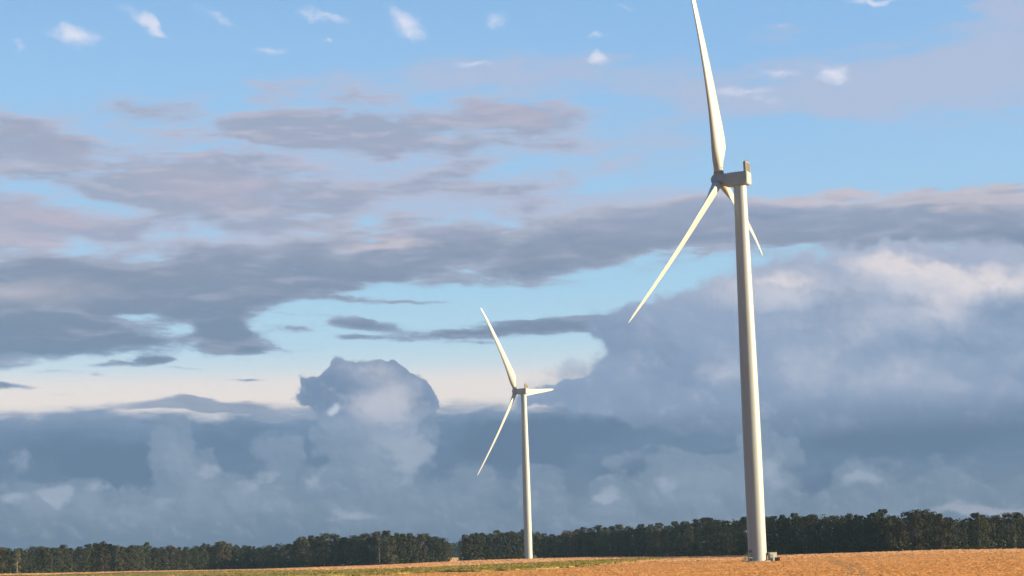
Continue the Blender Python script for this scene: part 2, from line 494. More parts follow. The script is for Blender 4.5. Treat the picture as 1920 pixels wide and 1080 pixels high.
def add_box(bm, lo, hi, bevel=0.0, seg=2, mtx=None):
    c = [(a + b) / 2 for a, b in zip(lo, hi)]
    d = [abs(b - a) for a, b in zip(lo, hi)]
    r = bmesh.ops.create_cube(bm, size=1.0)
    vs = r['verts']
    for v in vs:
        v.co = Vector((v.co.x * d[0] + c[0], v.co.y * d[1] + c[1], v.co.z * d[2] + c[2]))
    if bevel > 0:
        es = list({e for v in vs for e in v.link_edges})
        rr = bmesh.ops.bevel(bm, geom=es, offset=bevel, segments=seg, affect='EDGES', profile=0.5)
        vs = list({v for f in rr['faces'] for v in f.verts} | {v for v in vs if v.is_valid})
    if mtx is not None:
        bmesh.ops.transform(bm, matrix=mtx, verts=[v for v in vs if v.is_valid])
    return vs


def add_tube(bm, p0, p1, ra, rb=None, n=12, caps=True):
    rb = ra if rb is None else rb
    p0, p1 = Vector(p0), Vector(p1)
    d = (p1 - p0).normalized()
    x = d.orthogonal().normalized()
    y = d.cross(x)
    A, B = [], []
    for i in range(n):
        t = 2 * pi * i / n
        w = x * cos(t) + y * sin(t)
        A.append(bm.verts.new(p0 + w * ra))
        B.append(bm.verts.new(p1 + w * rb))
    for i in range(n):
        j = (i + 1) % n
        bm.faces.new((A[i], A[j], B[j], B[i]))
    if caps:
        bm.faces.new(A[::-1])
        bm.faces.new(B)


def add_lathe(bm, prof, n=32, axis='Z', close=True):
    """prof: (radius, height) pairs"""
    rings = []
    for r, h in prof:
        ring = []
        for i in range(n):
            t = 2 * pi * i / n
            a, b = r * cos(t), r * sin(t)
            co = (a, b, h) if axis == 'Z' else (b, h, a)
            ring.append(bm.verts.new(co))
        rings.append(ring)
    for A, B in zip(rings, rings[1:]):
        for i in range(n):
            j = (i + 1) % n
            bm.faces.new((A[i], A[j], B[j], B[i]))
    if close:
        bm.faces.new(rings[0][::-1])
        bm.faces.new(rings[-1])


def interp(x, tab):
    if x <= tab[0][0]:
        return tab[0][1]
    for (a, va), (b, vb) in zip(tab, tab[1:]):
        if x <= b:
            t = (x - a) / (b - a)
            return va + (vb - va) * t
    return tab[-1][1]


def sstep(a, b, x):
    t = min(1, max(0, (x - a) / (b - a)))
    return t * t * (3 - 2 * t)


# ------------------------------------------------------------------ materials
class Mat:
    def __init__(self, name, rough=0.6, spec=0.3):
        self.m = bpy.data.materials.new(name)
        self.m.use_nodes = True
        self.n = self.m.node_tree.nodes
        self.l = self.m.node_tree.links
        self.b = self.n['Principled BSDF']
        self.b.inputs['Roughness'].default_value = rough
        self.b.inputs['Specular IOR Level'].default_value = spec

    def coord(self, kind='Object', scale=(1, 1, 1)):
        t = self.n.new('ShaderNodeTexCoord')
        m = self.n.new('ShaderNodeMapping')
        m.inputs['Scale'].default_value = scale
        self.l.new(t.outputs[kind], m.inputs[0])
        return m.outputs[0]

    def noise(self, vec, scale, detail=4, rough=0.55):
        n = self.n.new('ShaderNodeTexNoise')
        n.inputs['Scale'].default_value = scale
        n.inputs['Detail'].default_value = detail
        n.inputs['Roughness'].default_value = rough
        self.l.new(vec, n.inputs['Vector'])
        return n.outputs['Fac']

    def ramp(self, x, stops):
        n = self.n.new('ShaderNodeValToRGB')
        self.l.new(x, n.inputs[0])
        r = n.color_ramp
        while len(r.elements) < len(stops):
            r.elements.new(0.5)
        for e, (p, c) in zip(r.elements, stops):
            e.position = p
            e.color = (c[0], c[1], c[2], 1)
        return n.outputs[0]

    def mix(self, f, a, b, mode='MIX'):
        n = self.n.new('ShaderNodeMix')
        n.data_type = 'RGBA'
        n.blend_type = mode
        for i, v in ((0, f), (6, a), (7, b)):
            if isinstance(v, (int, float)):
                n.inputs[i].default_value = v
            elif isinstance(v, tuple):
                n.inputs[i].default_value = (v[0], v[1], v[2], 1)
            else:
                self.l.new(v, n.inputs[i])
        return n.outputs[2]

    def base(self, c):
        if isinstance(c, tuple):
            self.b.inputs['Base Color'].default_value = (c[0], c[1], c[2], 1)
        else:
            self.l.new(c, self.b.inputs['Base Color'])
        return self

    def bump(self, h, strength=0.3, dist=0.1):
        n = self.n.new('ShaderNodeBump')
        n.inputs['Strength'].default_value = strength
        n.inputs['Distance'].default_value = dist
        self.l.new(h, n.inputs['Height'])
        self.l.new(n.outputs[0], self.b.inputs['Normal'])
        return self


def paint(name, c0, c1, rough=0.45, sc=(0.5, 0.5, 0.06)):
    M = Mat(name, rough, 0.4)
    v = M.coord('Object', sc)
    n = M.noise(v, 1.2, 5)
    M.base(M.ramp(n, [(0.3, c0), (0.7, c1)]))
    return M.m


m_tower = paint('tower_paint', (0.325, 0.345, 0.37), (0.37, 0.39, 0.415))
m_nac = paint('nacelle_paint', (0.29, 0.315, 0.345), (0.34, 0.365, 0.395), 0.5, (0.4, 0.4, 0.4))
m_blade = paint('blade_gelcoat', (0.37, 0.38, 0.385), (0.42, 0.43, 0.435), 0.35, (0.3, 0.3, 0.05))
m_dark = Mat('radiator', 0.6).base((0.16, 0.13, 0.10)).m
m_steel = paint('galvanised_steel', (0.10, 0.11, 0.12), (0.16, 0.17, 0.18), 0.5, (1, 1, 1))
m_conc = paint('concrete', (0.26, 0.24, 0.21), (0.36, 0.34, 0.30), 0.85, (1, 1, 1))
m_white = paint('white_cabinet_paint', (0.40, 0.40, 0.37), (0.50, 0.50, 0.46), 0.5, (1, 1, 1))
m_roof = paint('roof_sheet', (0.35, 0.33, 0.32), (0.42, 0.40, 0.38), 0.6, (1, 1, 1))
m_rust = paint('brown_painted_metal', (0.09, 0.045, 0.03), (0.13, 0.065, 0.04), 0.6, (1, 1, 1))
m_red = Mat('red_lamp_glass', 0.2).base((0.5, 0.06, 0.04)).m
m_wood = paint('peg_wood', (0.35, 0.26, 0.17), (0.5, 0.38, 0.26), 0.8, (3, 3, 1))
m_straw = paint('straw', (0.34, 0.22, 0.13), (0.44, 0.30, 0.18), 0.9, (2, 2, 4))

# ------------------------------------------------------------------ terrain
# where the wood meets the field: (bearing in the picture, row of the wood's foot, distance, row of the tree tops)
FOOT = [(-300, 1081, 1270), (0, 1076, 1270), (100, 1074.5, 1290), (240, 1071, 1330), (400, 1068, 1390), (480, 1066, 1400), (600, 1062.5, 1300),
        (720, 1059, 1210), (840, 1053, 1240), (900, 1050, 1262), (990, 1047.6, 1275), (1100, 1044, 1290), (1240, 1044, 1250), (1320, 1043, 1170),
        (1400, 1042, 1060), (1450, 1040, 985), (1560, 1037.5, 900), (1680, 1034, 890), (1760, 1031, 905),
        (1920, 1029, 960), (2200, 1022, 1000)]
TOPS = [(-300, 1030), (-60, 1026), (0, 1022), (60, 1027), (120, 1024), (200, 1018), (300, 1020), (340, 1024), (420, 1017), (450, 1024),
        (490, 1025), (530, 1020), (560, 1008), (620, 1003), (700, 1001), (745, 997), (800, 1000), (830, 1008), (846, 1018), (860, 1010),
        (880, 1002), (920, 997), (985, 992), (1010, 998), (1045, 998), (1080, 990), (1150, 986), (1215, 982), (1250, 983), (1290, 976),
        (1330, 969), (1360, 967), (1400, 968), (1440, 966), (1500, 962), (1560, 957), (1600, 963), (1645, 957), (1690, 960),
        (1740, 958), (1775, 964), (1800, 968), (1860, 960), (1890, 966), (1915, 960), (2200, 955)]
BEAR_D, BEAR_Z, BEAR_T = [], [], []
for px, py, d in FOOT:
    az, el = bearing(px, py)
    BEAR_D.append((az, d))
    BEAR_Z.append((az, EYE + tan(radians(el)) * d))
BEAR_PX = [(bearing(px, 1045)[0], px) for px in range(-400, 2400, 20)]


def terrain(x, y):
    if y < 1:
        return 0.0
    az = degrees(atan2(x, y))
    r = sqrt(x * x + y * y)
    d = interp(az, BEAR_D)
    return interp(az, BEAR_Z) * sstep(560, d, r) + 0.10 * sin(x * 0.011 + 1) * sin(y * 0.013) * sstep(100, 300, r) * (1 - sstep(420, 520, r))


# ground sheet
G = Mat('ground', 0.95, 0.05)
gv = G.coord('Object', (1, 1, 1))
gs = G.coord('Object', (0.05, 1.0, 1))
n1 = G.noise(gv, 0.035, 5, 0.6)
n2 = G.noise(gs, 0.16, 5, 0.65)
n3 = G.noise(gv, 2.5, 3, 0.6)
c1 = G.ramp(n2, [(0.30, (0.42, 0.215, 0.092)), (0.5, (0.49, 0.27, 0.12)), (0.70, (0.56, 0.32, 0.15))])
c2 = G.ramp(n1, [(0.30, (0.42, 0.21, 0.095)), (0.65, (0.55, 0.31, 0.15))])
cg = G.mix(0.5, c1, c2)
cg = G.mix(G.ramp(n3, [(0.35, (0.0, 0, 0)), (0.75, (0.35, 0.35, 0.35))]), cg, (0.36, 0.21, 0.10))
# the field beyond the green crop is a paler, pinker straw
sepg = G.n.new('ShaderNodeSeparateXYZ')
G.l.new(gv, sepg.inputs[0])
mr = G.n.new('ShaderNodeMapRange')
G.l.new(sepg.outputs[1], mr.inputs[0])
mr.inputs[1].default_value = 640
mr.inputs[2].default_value = 760
cg = G.mix(mr.outputs[0], cg, G.mix(n2, (0.52, 0.30, 0.165), (0.64, 0.40, 0.24)))
G.base(cg)
G.bump(n3, 0.6, 0.12)
bm = bmesh.new()
xs = [-9000, -5000, -2500, -1500, -1000] + [-800 + 20 * i for i in range(81)] + [1000, 1500, 2500, 5000, 9000]
ys = [-3000, -1000, -300, 0, 60, 120] + [160 + 20 * i for i in range(72)] + [1700, 2000, 2600, 3500, 6000, 12000, 20000]
grid = [[bm.verts.new((x, y, terrain(x, y))) for x in xs] for y in ys]
for j in range(len(ys) - 1):
    for i in range(len(xs) - 1):
        bm.faces.new((grid[j][i], grid[j][i + 1], grid[j + 1][i + 1], grid[j + 1][i]))
# raised verge under the photographer
for v in bm.verts:
    if abs(v.co.x) < 2000 and v.co.y <= 0:
        v.co.z = 3.1
from_bm('ground', bm, G.m, smooth=True)
bpy.data.objects['ground']['kind'] = 'structure'


# ------------------------------------------------------------------ plant tufts (uncountable: stuff)
def tuft_field(name, mat, spots, hgt, wid, label, blades=3, spread=0.25):
    vs, fs = [], []
    for x, y in spots:
        z = terrain(x, y)
        for k in range(blades):
            a = random.uniform(0, pi)
            h = hgt * random.uniform(0.55, 1.15)
            w = wid * random.uniform(0.6, 1.2)
            ox, oy = random.gauss(0, spread), random.gauss(0, spread)
            dx, dy = cos(a) * w / 2, sin(a) * w / 2
            lx, ly = random.gauss(0, 0.15) * h, random.gauss(0, 0.15) * h
            i = len(vs)
            vs += [(x + ox - dx, y + oy - dy, z - 0.03), (x + ox + dx, y + oy + dy, z - 0.03),
                   (x + ox + dx * .8 + lx, y + oy + dy * .8 + ly, z + h), (x + ox - dx * .8 + lx, y + oy - dy * .8 + ly, z + h * random.uniform(.7, 1))]
            fs.append((i, i + 1, i + 2, i + 3))
    me = bpy.data.meshes.new(name)
    me.from_pydata(vs, [], fs)
    o = link(name, me, mat)
    tag(o, label, None, None, 'stuff')
    return o


def straw_mat(name, ca, cb, sc=(0.05, 1, 1)):
    """thin dry or green blades: half the light goes through them"""
    M = Mat(name, 0.9, 0.05)
    c = M.mix(M.ramp(M.noise(M.coord('Object', sc), 0.10, 5, .65), [(0.35, (0, 0, 0)), (0.65, (1, 1, 1))]), ca, cb)
    d = M.n.new('ShaderNodeBsdfDiffuse')
    t = M.n.new('ShaderNodeBsdfTranslucent')
    mx = M.n.new('ShaderNodeMixShader')
    M.l.new(c, d.inputs[0])
    M.l.new(c, t.inputs[0])
    M.l.new(d.outputs[0], mx.inputs[1])
    M.l.new(t.outputs[0], mx.inputs[2])
    mx.inputs[0].default_value = 0.5
    M.l.new(mx.outputs[0], M.n['Material Output'].inputs[0])
    return M.m


m_stub = straw_mat('stubble_straw', (0.47, 0.235, 0.102), (0.57, 0.30, 0.140))
m_stub2 = straw_mat('far_stubble_straw', (0.49, 0.265, 0.145), (0.60, 0.355, 0.215))


def scatter(n, r0_, r1_, rowgap, clump):
    out = []
    while len(out) < n:
        r = r0_ * (r1_ / r0_) ** (random.random() ** 1.05)
        a = radians(random.uniform(-17, 17.5))
        x, y = r * sin(a), r * cos(a)
        if mnoise.noise(Vector((x * 0.012, y * 0.05, 0))) * clump + random.uniform(-.5, .7) < -0.25:
            continue
        y = round(y / rowgap) * rowgap + random.gauss(0, rowgap * .16)
        out.append((x, y))
    return out


o = tuft_field('stubble', m_stub, scatter(75000, 200, 640, 1.2, 1.0), 0.11, 0.55, 'golden orange cut straw stubble in broken rows across the near field', 2, 0.4)
o['category'] = 'stubble'
o = tuft_field('far_stubble', m_stub2, scatter(22000, 640, 1290, 2.0, .6), 0.26, 1.3, 'paler pinkish straw stubble beyond the green crop, up to the wood', 2, 0.8)
o['category'] = 'stubble'

# ------------------------------------------------------------------ the strip of green crop between the straw fields
CR = [(-200, 1082, 1100), (-40, 1078.5, 1095), (100, 1077, 1093), (240, 1073, 1091), (400, 1070, 1088), (480, 1068.5, 1085), (600, 1068, 1080), (720, 1066, 1075), (800, 1063, 1072),
      (900, 1058.5, 1069.5), (960, 1056, 1067.5), (1010, 1054.5, 1065.5), (1060, 1052, 1062), (1110, 1049.5, 1058.5), (1160, 1048, 1053.5), (1215, 1046.6, 1049.2), (1250, 1045.8, 1046.6)]


def march(px, py):
    """where the sight line of the survey sketch meets the terrain"""
    d = fw + cr * ((px - 960) / F_PX) + cu * ((540 - py) / F_PX)
    lo, hi = 100.0, 1400.0
    for _ in range(40):
        mid = (lo + hi) / 2
        p = d * mid
        if EYE + p.z > terrain(p.x, p.y) + 0.3:
            lo = mid
        else:
            hi = mid
    p = d * lo
    return Vector((p.x, p.y, 0))


bm = bmesh.new()
rows = []
crop_poly = []
for a, b in zip(CR, CR[1:]):
    for k in range(4):
        t = k / 4
        px, yt, yb = [a[i] + (b[i] - a[i]) * t for i in range(3)]
        P, Q = march(px, yt + random.uniform(-.3, .3)), march(px, yb + random.uniform(-.4, .4))
        crop_poly.append((P, Q))
        rows.append([P.lerp(Q, s / 5) for s in range(6)])
vg = []
for rw in rows:
    col_ = [bm.verts.new((rw[0].x, rw[0].y, terrain(rw[0].x, rw[0].y) - 0.2))]
    for p in rw:
        col_.append(bm.verts.new((p.x, p.y, terrain(p.x, p.y) + 0.24 + random.uniform(-.04, .04))))
    col_.append(bm.verts.new((rw[-1].x, rw[-1].y, terrain(rw[-1].x, rw[-1].y) - 0.2)))
    vg.append(col_)
for A, B in zip(vg, vg[1:]):
    for i in range(len(A) - 1):
        bm.faces.new((A[i], A[i + 1], B[i + 1], B[i]))
bm.faces.new(vg[0])
bm.faces.new(vg[-1][::-1])
bmesh.ops.recalc_face_normals(bm, faces=bm.faces[:])
Cr = Mat('green_crop', 0.9, 0.05)
cv = Cr.coord('Object', (0.03, 0.15, 1))
Cr.base(Cr.ramp(Cr.noise(cv, 1.0, 5, 0.65), [(0.35, (0.14, 0.125, 0.035)), (0.5, (0.20, 0.165, 0.05)), (0.64, (0.34, 0.24, 0.09))]))
o = from_bm('green_crop', bm, Cr.m, smooth=True)
tag(o, 'strip of low green crop between the orange stubble and the far field', 'crop', None, 'stuff')
spots = []
for _ in range(9000):
    i = random.randrange(len(crop_poly) - 1)
    P, Q = crop_poly[i]
    p = P.lerp(Q, random.random()) + (crop_poly[i + 1][0] - P) * random.random()
    spots.append((p.x, p.y))
m_crop = straw_mat('crop_leaves', (0.14, 0.135, 0.035), (0.36, 0.27, 0.09), (0.3, 1.2, 1))
o = tuft_field('crop_plants', m_crop, spots, 0.5, 0.55, 'taller leafy plants standing in the strip of green crop', 2, 0.4)
o['category'] = 'plants'

# tractor tramlines in the near stubble
Tr = Mat('track_soil', 0.95, 0.05)
Tr.base(Tr.ramp(Tr.noise(Tr.coord('Object', (1, 0.3, 1)), 0.6, 4), [(0.4, (0.30, 0.17, 0.08)), (0.7, (0.46, 0.30, 0.16))]))
bm = bmesh.new()
A0, A1 = ground_at(1603, 1080), ground_at(1573, 1050)
for off in (-0.9, 0.9):
    prev = None
    for k in range(41):
        t = k / 40
        p = A0.lerp(A1, t)
        p.x += 1.5 * sin(t * 5)
        z = terrain(p.x, p.y) + 0.02
        a = bm.verts.new((p.x + off - 0.45, p.y, z + 0.05))
        b = bm.verts.new((p.x + off + 0.45, p.y, z + 0.05))
        if prev:
            bm.faces.new((prev[0], prev[1], b, a))
        prev = (a, b)
o = from_bm('tractor_track', bm, Tr.m)
o['kind'] = 'structure'

# ------------------------------------------------------------------ wind turbines
TOWER_H = 108.8
HUB_R = 1.55
BL = [  # radius, chord, thickness ratio, roundness, pitch angle of the chord, share of chord ahead of the axis
    (1.3, 2.7, 1.0, 1.0, 152, .5), (3.2, 2.7, 1.0, 1.0, 152, .5), (5.0, 3.4, .78, .8, 152, .46), (7.0, 4.6, .56, .45, 152, .38),
    (9.0, 5.4, .42, .15, 152, .33), (11.5, 5.4, .36, 0, 153, .31), (15.0, 5.0, .33, 0, 154, .30), (20., 4.4, .31, 0, 156, .29),
    (26., 3.85, .29, 0, 157, .29), (33., 3.25, .28, 0, 158, .29), (40., 2.75, .26, 0, 160, .29), (47., 2.3, .25, 0, 161, .29),
    (53., 1.9, .24, 0, 162, .29), (58., 1.5, .24, 0, 163, .29), (61.5, 1.05, .24, 0, 164, .3), (63.2, .6, .24, 0, 164, .33), (63.8, .14, .3, .3, 164, .4)]
ROT_R = 63.8


def blade_bm(flap):
    bm = bmesh.new()
    n = 24
    rings = []
    prof = []
    for i, (r, c, th, rd, be, fr) in enumerate(BL[:-1]):
        nx = BL[i + 1]
        for k in range(3):
            t = k / 3
            prof.append([a + (b - a) * t for a, b in zip((r, c, th, rd, be, fr), nx)])
    prof.append(list(BL[-1]))
    for r, c, th, rd, be, fr in prof:
        cb, sb = cos(radians(be)), sin(radians(be))
        yo = flap * (r / ROT_R) ** 1.6
        ring = []
        for k in range(n):
            a = 2 * pi * k / n
            xx = (1 - cos(a)) / 2                    # 0 at the leading edge
            yt = 5 * (0.2969 * sqrt(xx) - 0.126 * xx - 0.3516 * xx ** 2 + 0.2843 * xx ** 3 - 0.1036 * xx ** 4)
            ya = yt * th * (1 if a <= pi else -0.75)
            yc = sqrt(max(0, xx * (1 - xx))) * th * (1 if a <= pi else -1)
            y = ya * (1 - rd) + yc * rd
            u = (fr - xx) * c
            w = y * c
            ring.append(bm.verts.new((u * cb - w * sb, u * sb + w * cb + yo, r)))
        rings.append(ring)
    for A, B in zip(rings, rings[1:]):
        for i in range(n):
            j = (i + 1) % n
            bm.faces.new((A[i], A[j], B[j], B[i]))
    bm.faces.new(rings[0][::-1])
    bm.faces.new(rings[-1])
    bmesh.ops.recalc_face_normals(bm, faces=bm.faces[:])
    return bm


def build_turbine(loc, yaw, tilt, spin, flap, label):
    root = empty('wind_turbine', loc, -yaw)
    tag(root, label, 'wind turbine', 'wind turbines')
    # tower in cans with thin flange seams
    bm = bmesh.new()
    prof = []
    seams = [0.6, 24, 48, 74, TOWER_H - 0.4]

    def rad(h):
        return interp(h, [(0, 2.62), (38, 2.6), (60, 2.42), (85, 2.12), (TOWER_H, 1.86)])
    hs = sorted(set([0, 0.3] + [s + q for s in seams for q in (-0.07, -0.069, 0.069, 0.07)] + [6 * i for i in range(1, 18)] + [TOWER_H]))
    for h in hs:
        r = rad(h)
        if any(abs(h - s) < 0.0695 for s in seams):
            r += 0.035
        if h < 0.4:
            r += 0.06
        prof.append((r, h))
    add_lathe(bm, prof, 48)
    tw = from_bm('tower', bm, m_tower, root, True, 40)
    bm = bmesh.new()
    add_lathe(bm, [(4.2, -0.6), (4.2, 0.12), (3.9, 0.25), (2.75, 0.27)], 40)
    from_bm('foundation', bm, m_conc, root, True, 30)
    return root, tw


def finish_turbine(root, tilt, spin, flap):
    # yaw bearing collar
    bm = bmesh.new()
    add_lathe(bm, [(1.9, TOWER_H - 0.1), (2.0, TOWER_H), (2.0, TOWER_H + 0.3)], 32)
    from_bm('yaw_collar', bm, m_nac, root, True, 40)
    # nacelle: y points upwind
    z0 = TOWER_H + 0.12
    bm = bmesh.new()
    W = 1.95
    secs = [(-3.0, 1.75, .35, 3.75, .45), (-2.75, 1.95, .12, 3.95, .5), (0, 2.0, .05, 4.05, .55), (2.6, 1.98, .05, 4.05, .6), (3.9, 1.92, .15, 4.0, .75), (4.45, 1.75, .4, 3.85, .95)]
    rings = []
    for y, w, lo, hi, rr in secs:
        ring = []
        for cx, cz, a0 in ((w - rr, hi - rr, 0), (-(w - rr), hi - rr, 90), (-(w - rr), lo + rr, 180), (w - rr, lo + rr, 270)):
            for k in range(5):
                a = radians(a0 + 90 * k / 4)
                ring.append(bm.verts.new((cx + rr * cos(a), y, z0 + cz + rr * sin(a))))
        rings.append(ring)
    n = len(rings[0])
    for A, B in zip(rings, rings[1:]):
        for i in range(n):
            j = (i + 1) % n
            bm.faces.new((A[i], A[j], B[j], B[i]))
    bm.faces.new(rings[0][::-1])
    bm.faces.new(rings[-1])
    bmesh.ops.recalc_face_normals(bm, faces=bm.faces[:])
    nac = from_bm('nacelle', bm, m_nac, root, True, 35)
    for y in (-1.1, 0.9):                              # raised panel joints
        for s in (-1, 1):
            bm = bmesh.new()
            add_box(bm, (s * 1.97, y - .05, z0 + .9), (s * 2.04, y + .05, z0 + 3.2), 0.01, 1)
            from_bm('panel_joint', bm, m_nac, nac)
    bm = bmesh.new()
    add_box(bm, (-1.2, -3.08, z0 + 1.0), (1.2, -2.98, z0 + 3.1), 0.04, 1)
    from_bm('rear_hatch', bm, m_nac, nac)
    # cooler standing upright on the rear of the roof
    bm = bmesh.new()
    add_box(bm, (-1.9, -2.75, z0 + 3.9), (-1.7, -1.95, z0 + 6.55), .05, 1)
    add_box(bm, (1.7, -2.75, z0 + 3.9), (1.9, -1.95, z0 + 6.55), .05, 1)
    add_box(bm, (-1.9, -2.75, z0 + 6.55), (1.9, -1.95, z0 + 6.8), .08, 2)
    cool = from_bm('cooler_frame', bm, m_nac, nac)
    bm = bmesh.new()
    add_box(bm, (-1.7, -2.6, z0 + 4.05), (1.7, -2.1, z0 + 6.55))
    for k in range(12):
        z = z0 + 4.15 + k * 0.2
        add_box(bm, (-1.7, -2.66, z), (1.7, -2.601, z + .07))
    from_bm('radiator', bm, m_dark, cool)
    bm = bmesh.new()
    add_tube(bm, (0.9, -2.35, z0 + 6.79), (0.9, -2.35, z0 + 7.7), .05, n=8)
    add_tube(bm, (0.6, -2.35, z0 + 7.5), (1.2, -2.35, z0 + 7.5), .035, n=8)
    add_tube(bm, (0.6, -2.35, z0 + 7.5), (0.6, -2.35, z0 + 7.75), .09, n=8)
    add_tube(bm, (1.2, -2.35, z0 + 7.5), (1.2, -2.35, z0 + 7.75), .09, n=8)
    from_bm('weather_mast', bm, m_steel, nac)
    bm = bmesh.new()
    add_lathe(bm, [(.22, 0), (.22, .25), (.15, .42), (.04, .46)], 12)
    bmesh.ops.translate(bm, verts=bm.verts[:], vec=(-0.9, -2.35, z0 + 6.79))
    from_bm('warning_lamp', bm, m_red, nac, True, 40)
    # rotor
    hub = Vector((0, 6.4 * cos(tilt), TOWER_H + 2.0 + 6.4 * sin(tilt)))
    R = Matrix.Translation(hub) @ Matrix.Rotation(tilt, 4, 'X')
    bm = bmesh.new()
    add_lathe(bm, [(1.35, -2.2), (1.75, -2.0), (1.98, -1.2), (2.05, 0), (1.95, .9), (1.6, 1.6), (1.05, 2.15), (.5, 2.42), (.08, 2.5)], 32, 'Y')
    bmesh.ops.recalc_face_normals(bm, faces=bm.faces[:])
    for k in range(3):
        t = spin + k * 2 * pi / 3
        d = Vector((sin(t), 0, cos(t)))
        add_tube(bm, d * 1.2, d * 2.35, 1.62, 1.48, 28)
    sp = from_bm('spinner', bm, m_nac, root, True, 40)
    sp.matrix_local = R
    me0 = None
    for k in range(3):
        t = spin + k * 2 * pi / 3
        if me0 is None:
            b = from_bm('blade', blade_bm(flap), m_blade, root, True, 50)
            me0 = b.data
        else:
            b = link('blade', me0, None, root)
        b.matrix_local = R @ Matrix.Rotation(t, 4, 'Y')
        bb = bmesh.new()
        add_lathe(bb, [(1.44, 2.2), (1.47, 2.25), (1.47, 2.5), (1.40, 2.55)], 28, 'Z', False)
        ring = from_bm('root_collar', bb, m_steel, b, True, 40)


NEAR = ground_at(1420.9, 1053.0)
az_f, el_f = bearing(991.3, 1049)
FAR = Vector((5.64, 1246.2, 0))
FAR.z = terrain(FAR.x, FAR.y)
near, near_tower = build_turbine(NEAR, radians(-63.5), .1, 0, 7.3, 'tall near wind turbine on the orange stubble, upper blade cut by the picture top')
finish_turbine(near, radians(6.05), radians(-16.95), 7.3)
far, far_tower = build_turbine(FAR, radians(-58.2), .1, 0, 8.4, 'smaller, farther wind turbine standing in front of the wood, one blade pointing right')
finish_turbine(far, radians(6.05), radians(-34.4), 8.4)


def entrance(root, ang):
    """door, landing and stairs on the tower's flank; ang = direction in the turbine's own frame"""
    M = Matrix.Rotation(ang, 4, 'Z')
    bm = bmesh.new()
    add_box(bm, (2.50, -.5, 1.25), (2.72, .5, 3.45), .12, 2)
    d = from_bm('door', bm, m_steel, root)
    d.matrix_local = M
    bm = bmesh.new()
    add_box(bm, (2.72, .28, 2.2), (2.80, .34, 2.45), .01, 1)
    from_bm('handle', bm, m_dark, d)
    bm = bmesh.new()
    add_box(bm, (2.55, -.9, 1.1), (4.1, .9, 1.22))
    for k in range(6):
        add_box(bm, (4.1 + k * .26, -.55, .92 - k * .18), (4.36 + k * .26, .55, .98 - k * .18))
    for s in (-1, 1):
        for x in (2.9, 4.0):
            add_tube(bm, (x, s * .8, 0.0), (x, s * .8, 1.1), .06, n=8)
        add_tube(bm, (4.1, s * .58, 1.1), (5.66, s * .58, 0.05), .07, n=8)
    st = from_bm('entrance_stairs', bm, m_steel, root)
    st.matrix_local = M
    bm = bmesh.new()
    for s in (-1, 1):
        for z in (1.7, 2.3):
            add_tube(bm, (2.7, s * .86, z), (4.1, s * .86, z), .04, n=8)
            add_tube(bm, (4.1, s * .58, z), (5.66, s * .58, z - 1.05), .04, n=8)
        for x in (2.75, 4.1):
            add_tube(bm, (x, s * .86, 1.2), (x, s * .86, 2.3), .045, n=8)
        add_tube(bm, (5.66, s * .58, 0.05), (5.66, s * .58, 1.27), .045, n=8)
    from_bm('handrail', bm, m_steel, st)


entrance(near, radians(180 - 63.5 + 36))
entrance(far, radians(180 - 58 + 200))

# transformer cabinet, brown box and pegs beside the near tower
kx, ky = NEAR.x + 4.15, NEAR.y - 0.6
k = empty('transformer_cabinet', (kx, ky, terrain(kx, ky)), radians(12))
tag(k, 'small white transformer cabinet with a flat roof right of the near turbine base', 'cabinet')
bm = bmesh.new()
add_box(bm, (-1.1, -1.0, -.1), (1.1, 1.0, .18), .03, 1)
from_bm('plinth', bm, m_conc, k)
bm = bmesh.new()
add_box(bm, (-1.0, -.9, .18), (1.0, .9, 2.35), .03, 1)
from_bm('body', bm, m_white, k)
bm = bmesh.new()
add_box(bm, (-1.12, -1.02, 2.35), (1.12, 1.02, 2.50), .03, 1)
bm.verts.ensure_lookup_table()
from_bm('roof', bm, m_white, k)
bm = bmesh.new()
add_box(bm, (1.0, -.75, .35), (1.04, -.03, 2.15), .01, 1)
d = from_bm('door', bm, m_white, k)
bm = bmesh.new()
add_box(bm, (1.04, -.15, 1.2), (1.08, -.10, 1.4))
from_bm('handle', bm, m_dark, d)
bm = bmesh.new()
add_box(bm, (1.0, .03, .35), (1.04, .75, 2.15), .01, 1)
from_bm('door', bm, m_white, k)
bm = bmesh.new()
for i in range(7):
    add_box(bm, (-.95, -.96, .5 + i * .22), (-.15, -.902, .62 + i * .22))
from_bm('vent_louvres', bm, m_steel, k)

bx_, by_ = NEAR.x + 5.3, NEAR.y - 2.2
b = empty('utility_box', (bx_, by_, terrain(bx_, by_)), radians(-8))
tag(b, 'low dark brown box on the ground right of the white cabinet', 'box')
bm = bmesh.new()
add_box(bm, (-.75, -.45, 0), (.75, .45, .95), .05, 2)
from_bm('body', bm, m_rust, b)
bm = bmesh.new()
add_box(bm, (-.8, -.5, .95), (.8, .5, 1.05), .03, 2)
from_bm('lid', bm, m_rust, b)
for i, (dx, lab) in enumerate(((7.6, 'short pale wooden peg in the stubble, the nearer one to the brown box'),
                               (8.9, 'short pale wooden peg in the stubble, the farther one from the brown box'))):
    bm = bmesh.new()
    add_tube(bm, (0, 0, -.1), (0, 0, .75), .09, .08, 8)
    add_tube(bm, (0, 0, .75), (0, 0, .84), .08, .02, 8)
    p = from_bm('marker_peg', bm, m_wood)
    p.location = (NEAR.x + dx, NEAR.y - 1.5, terrain(NEAR.x + dx, NEAR.y))
    tag(p, lab, 'peg', 'marker pegs by the near turbine')

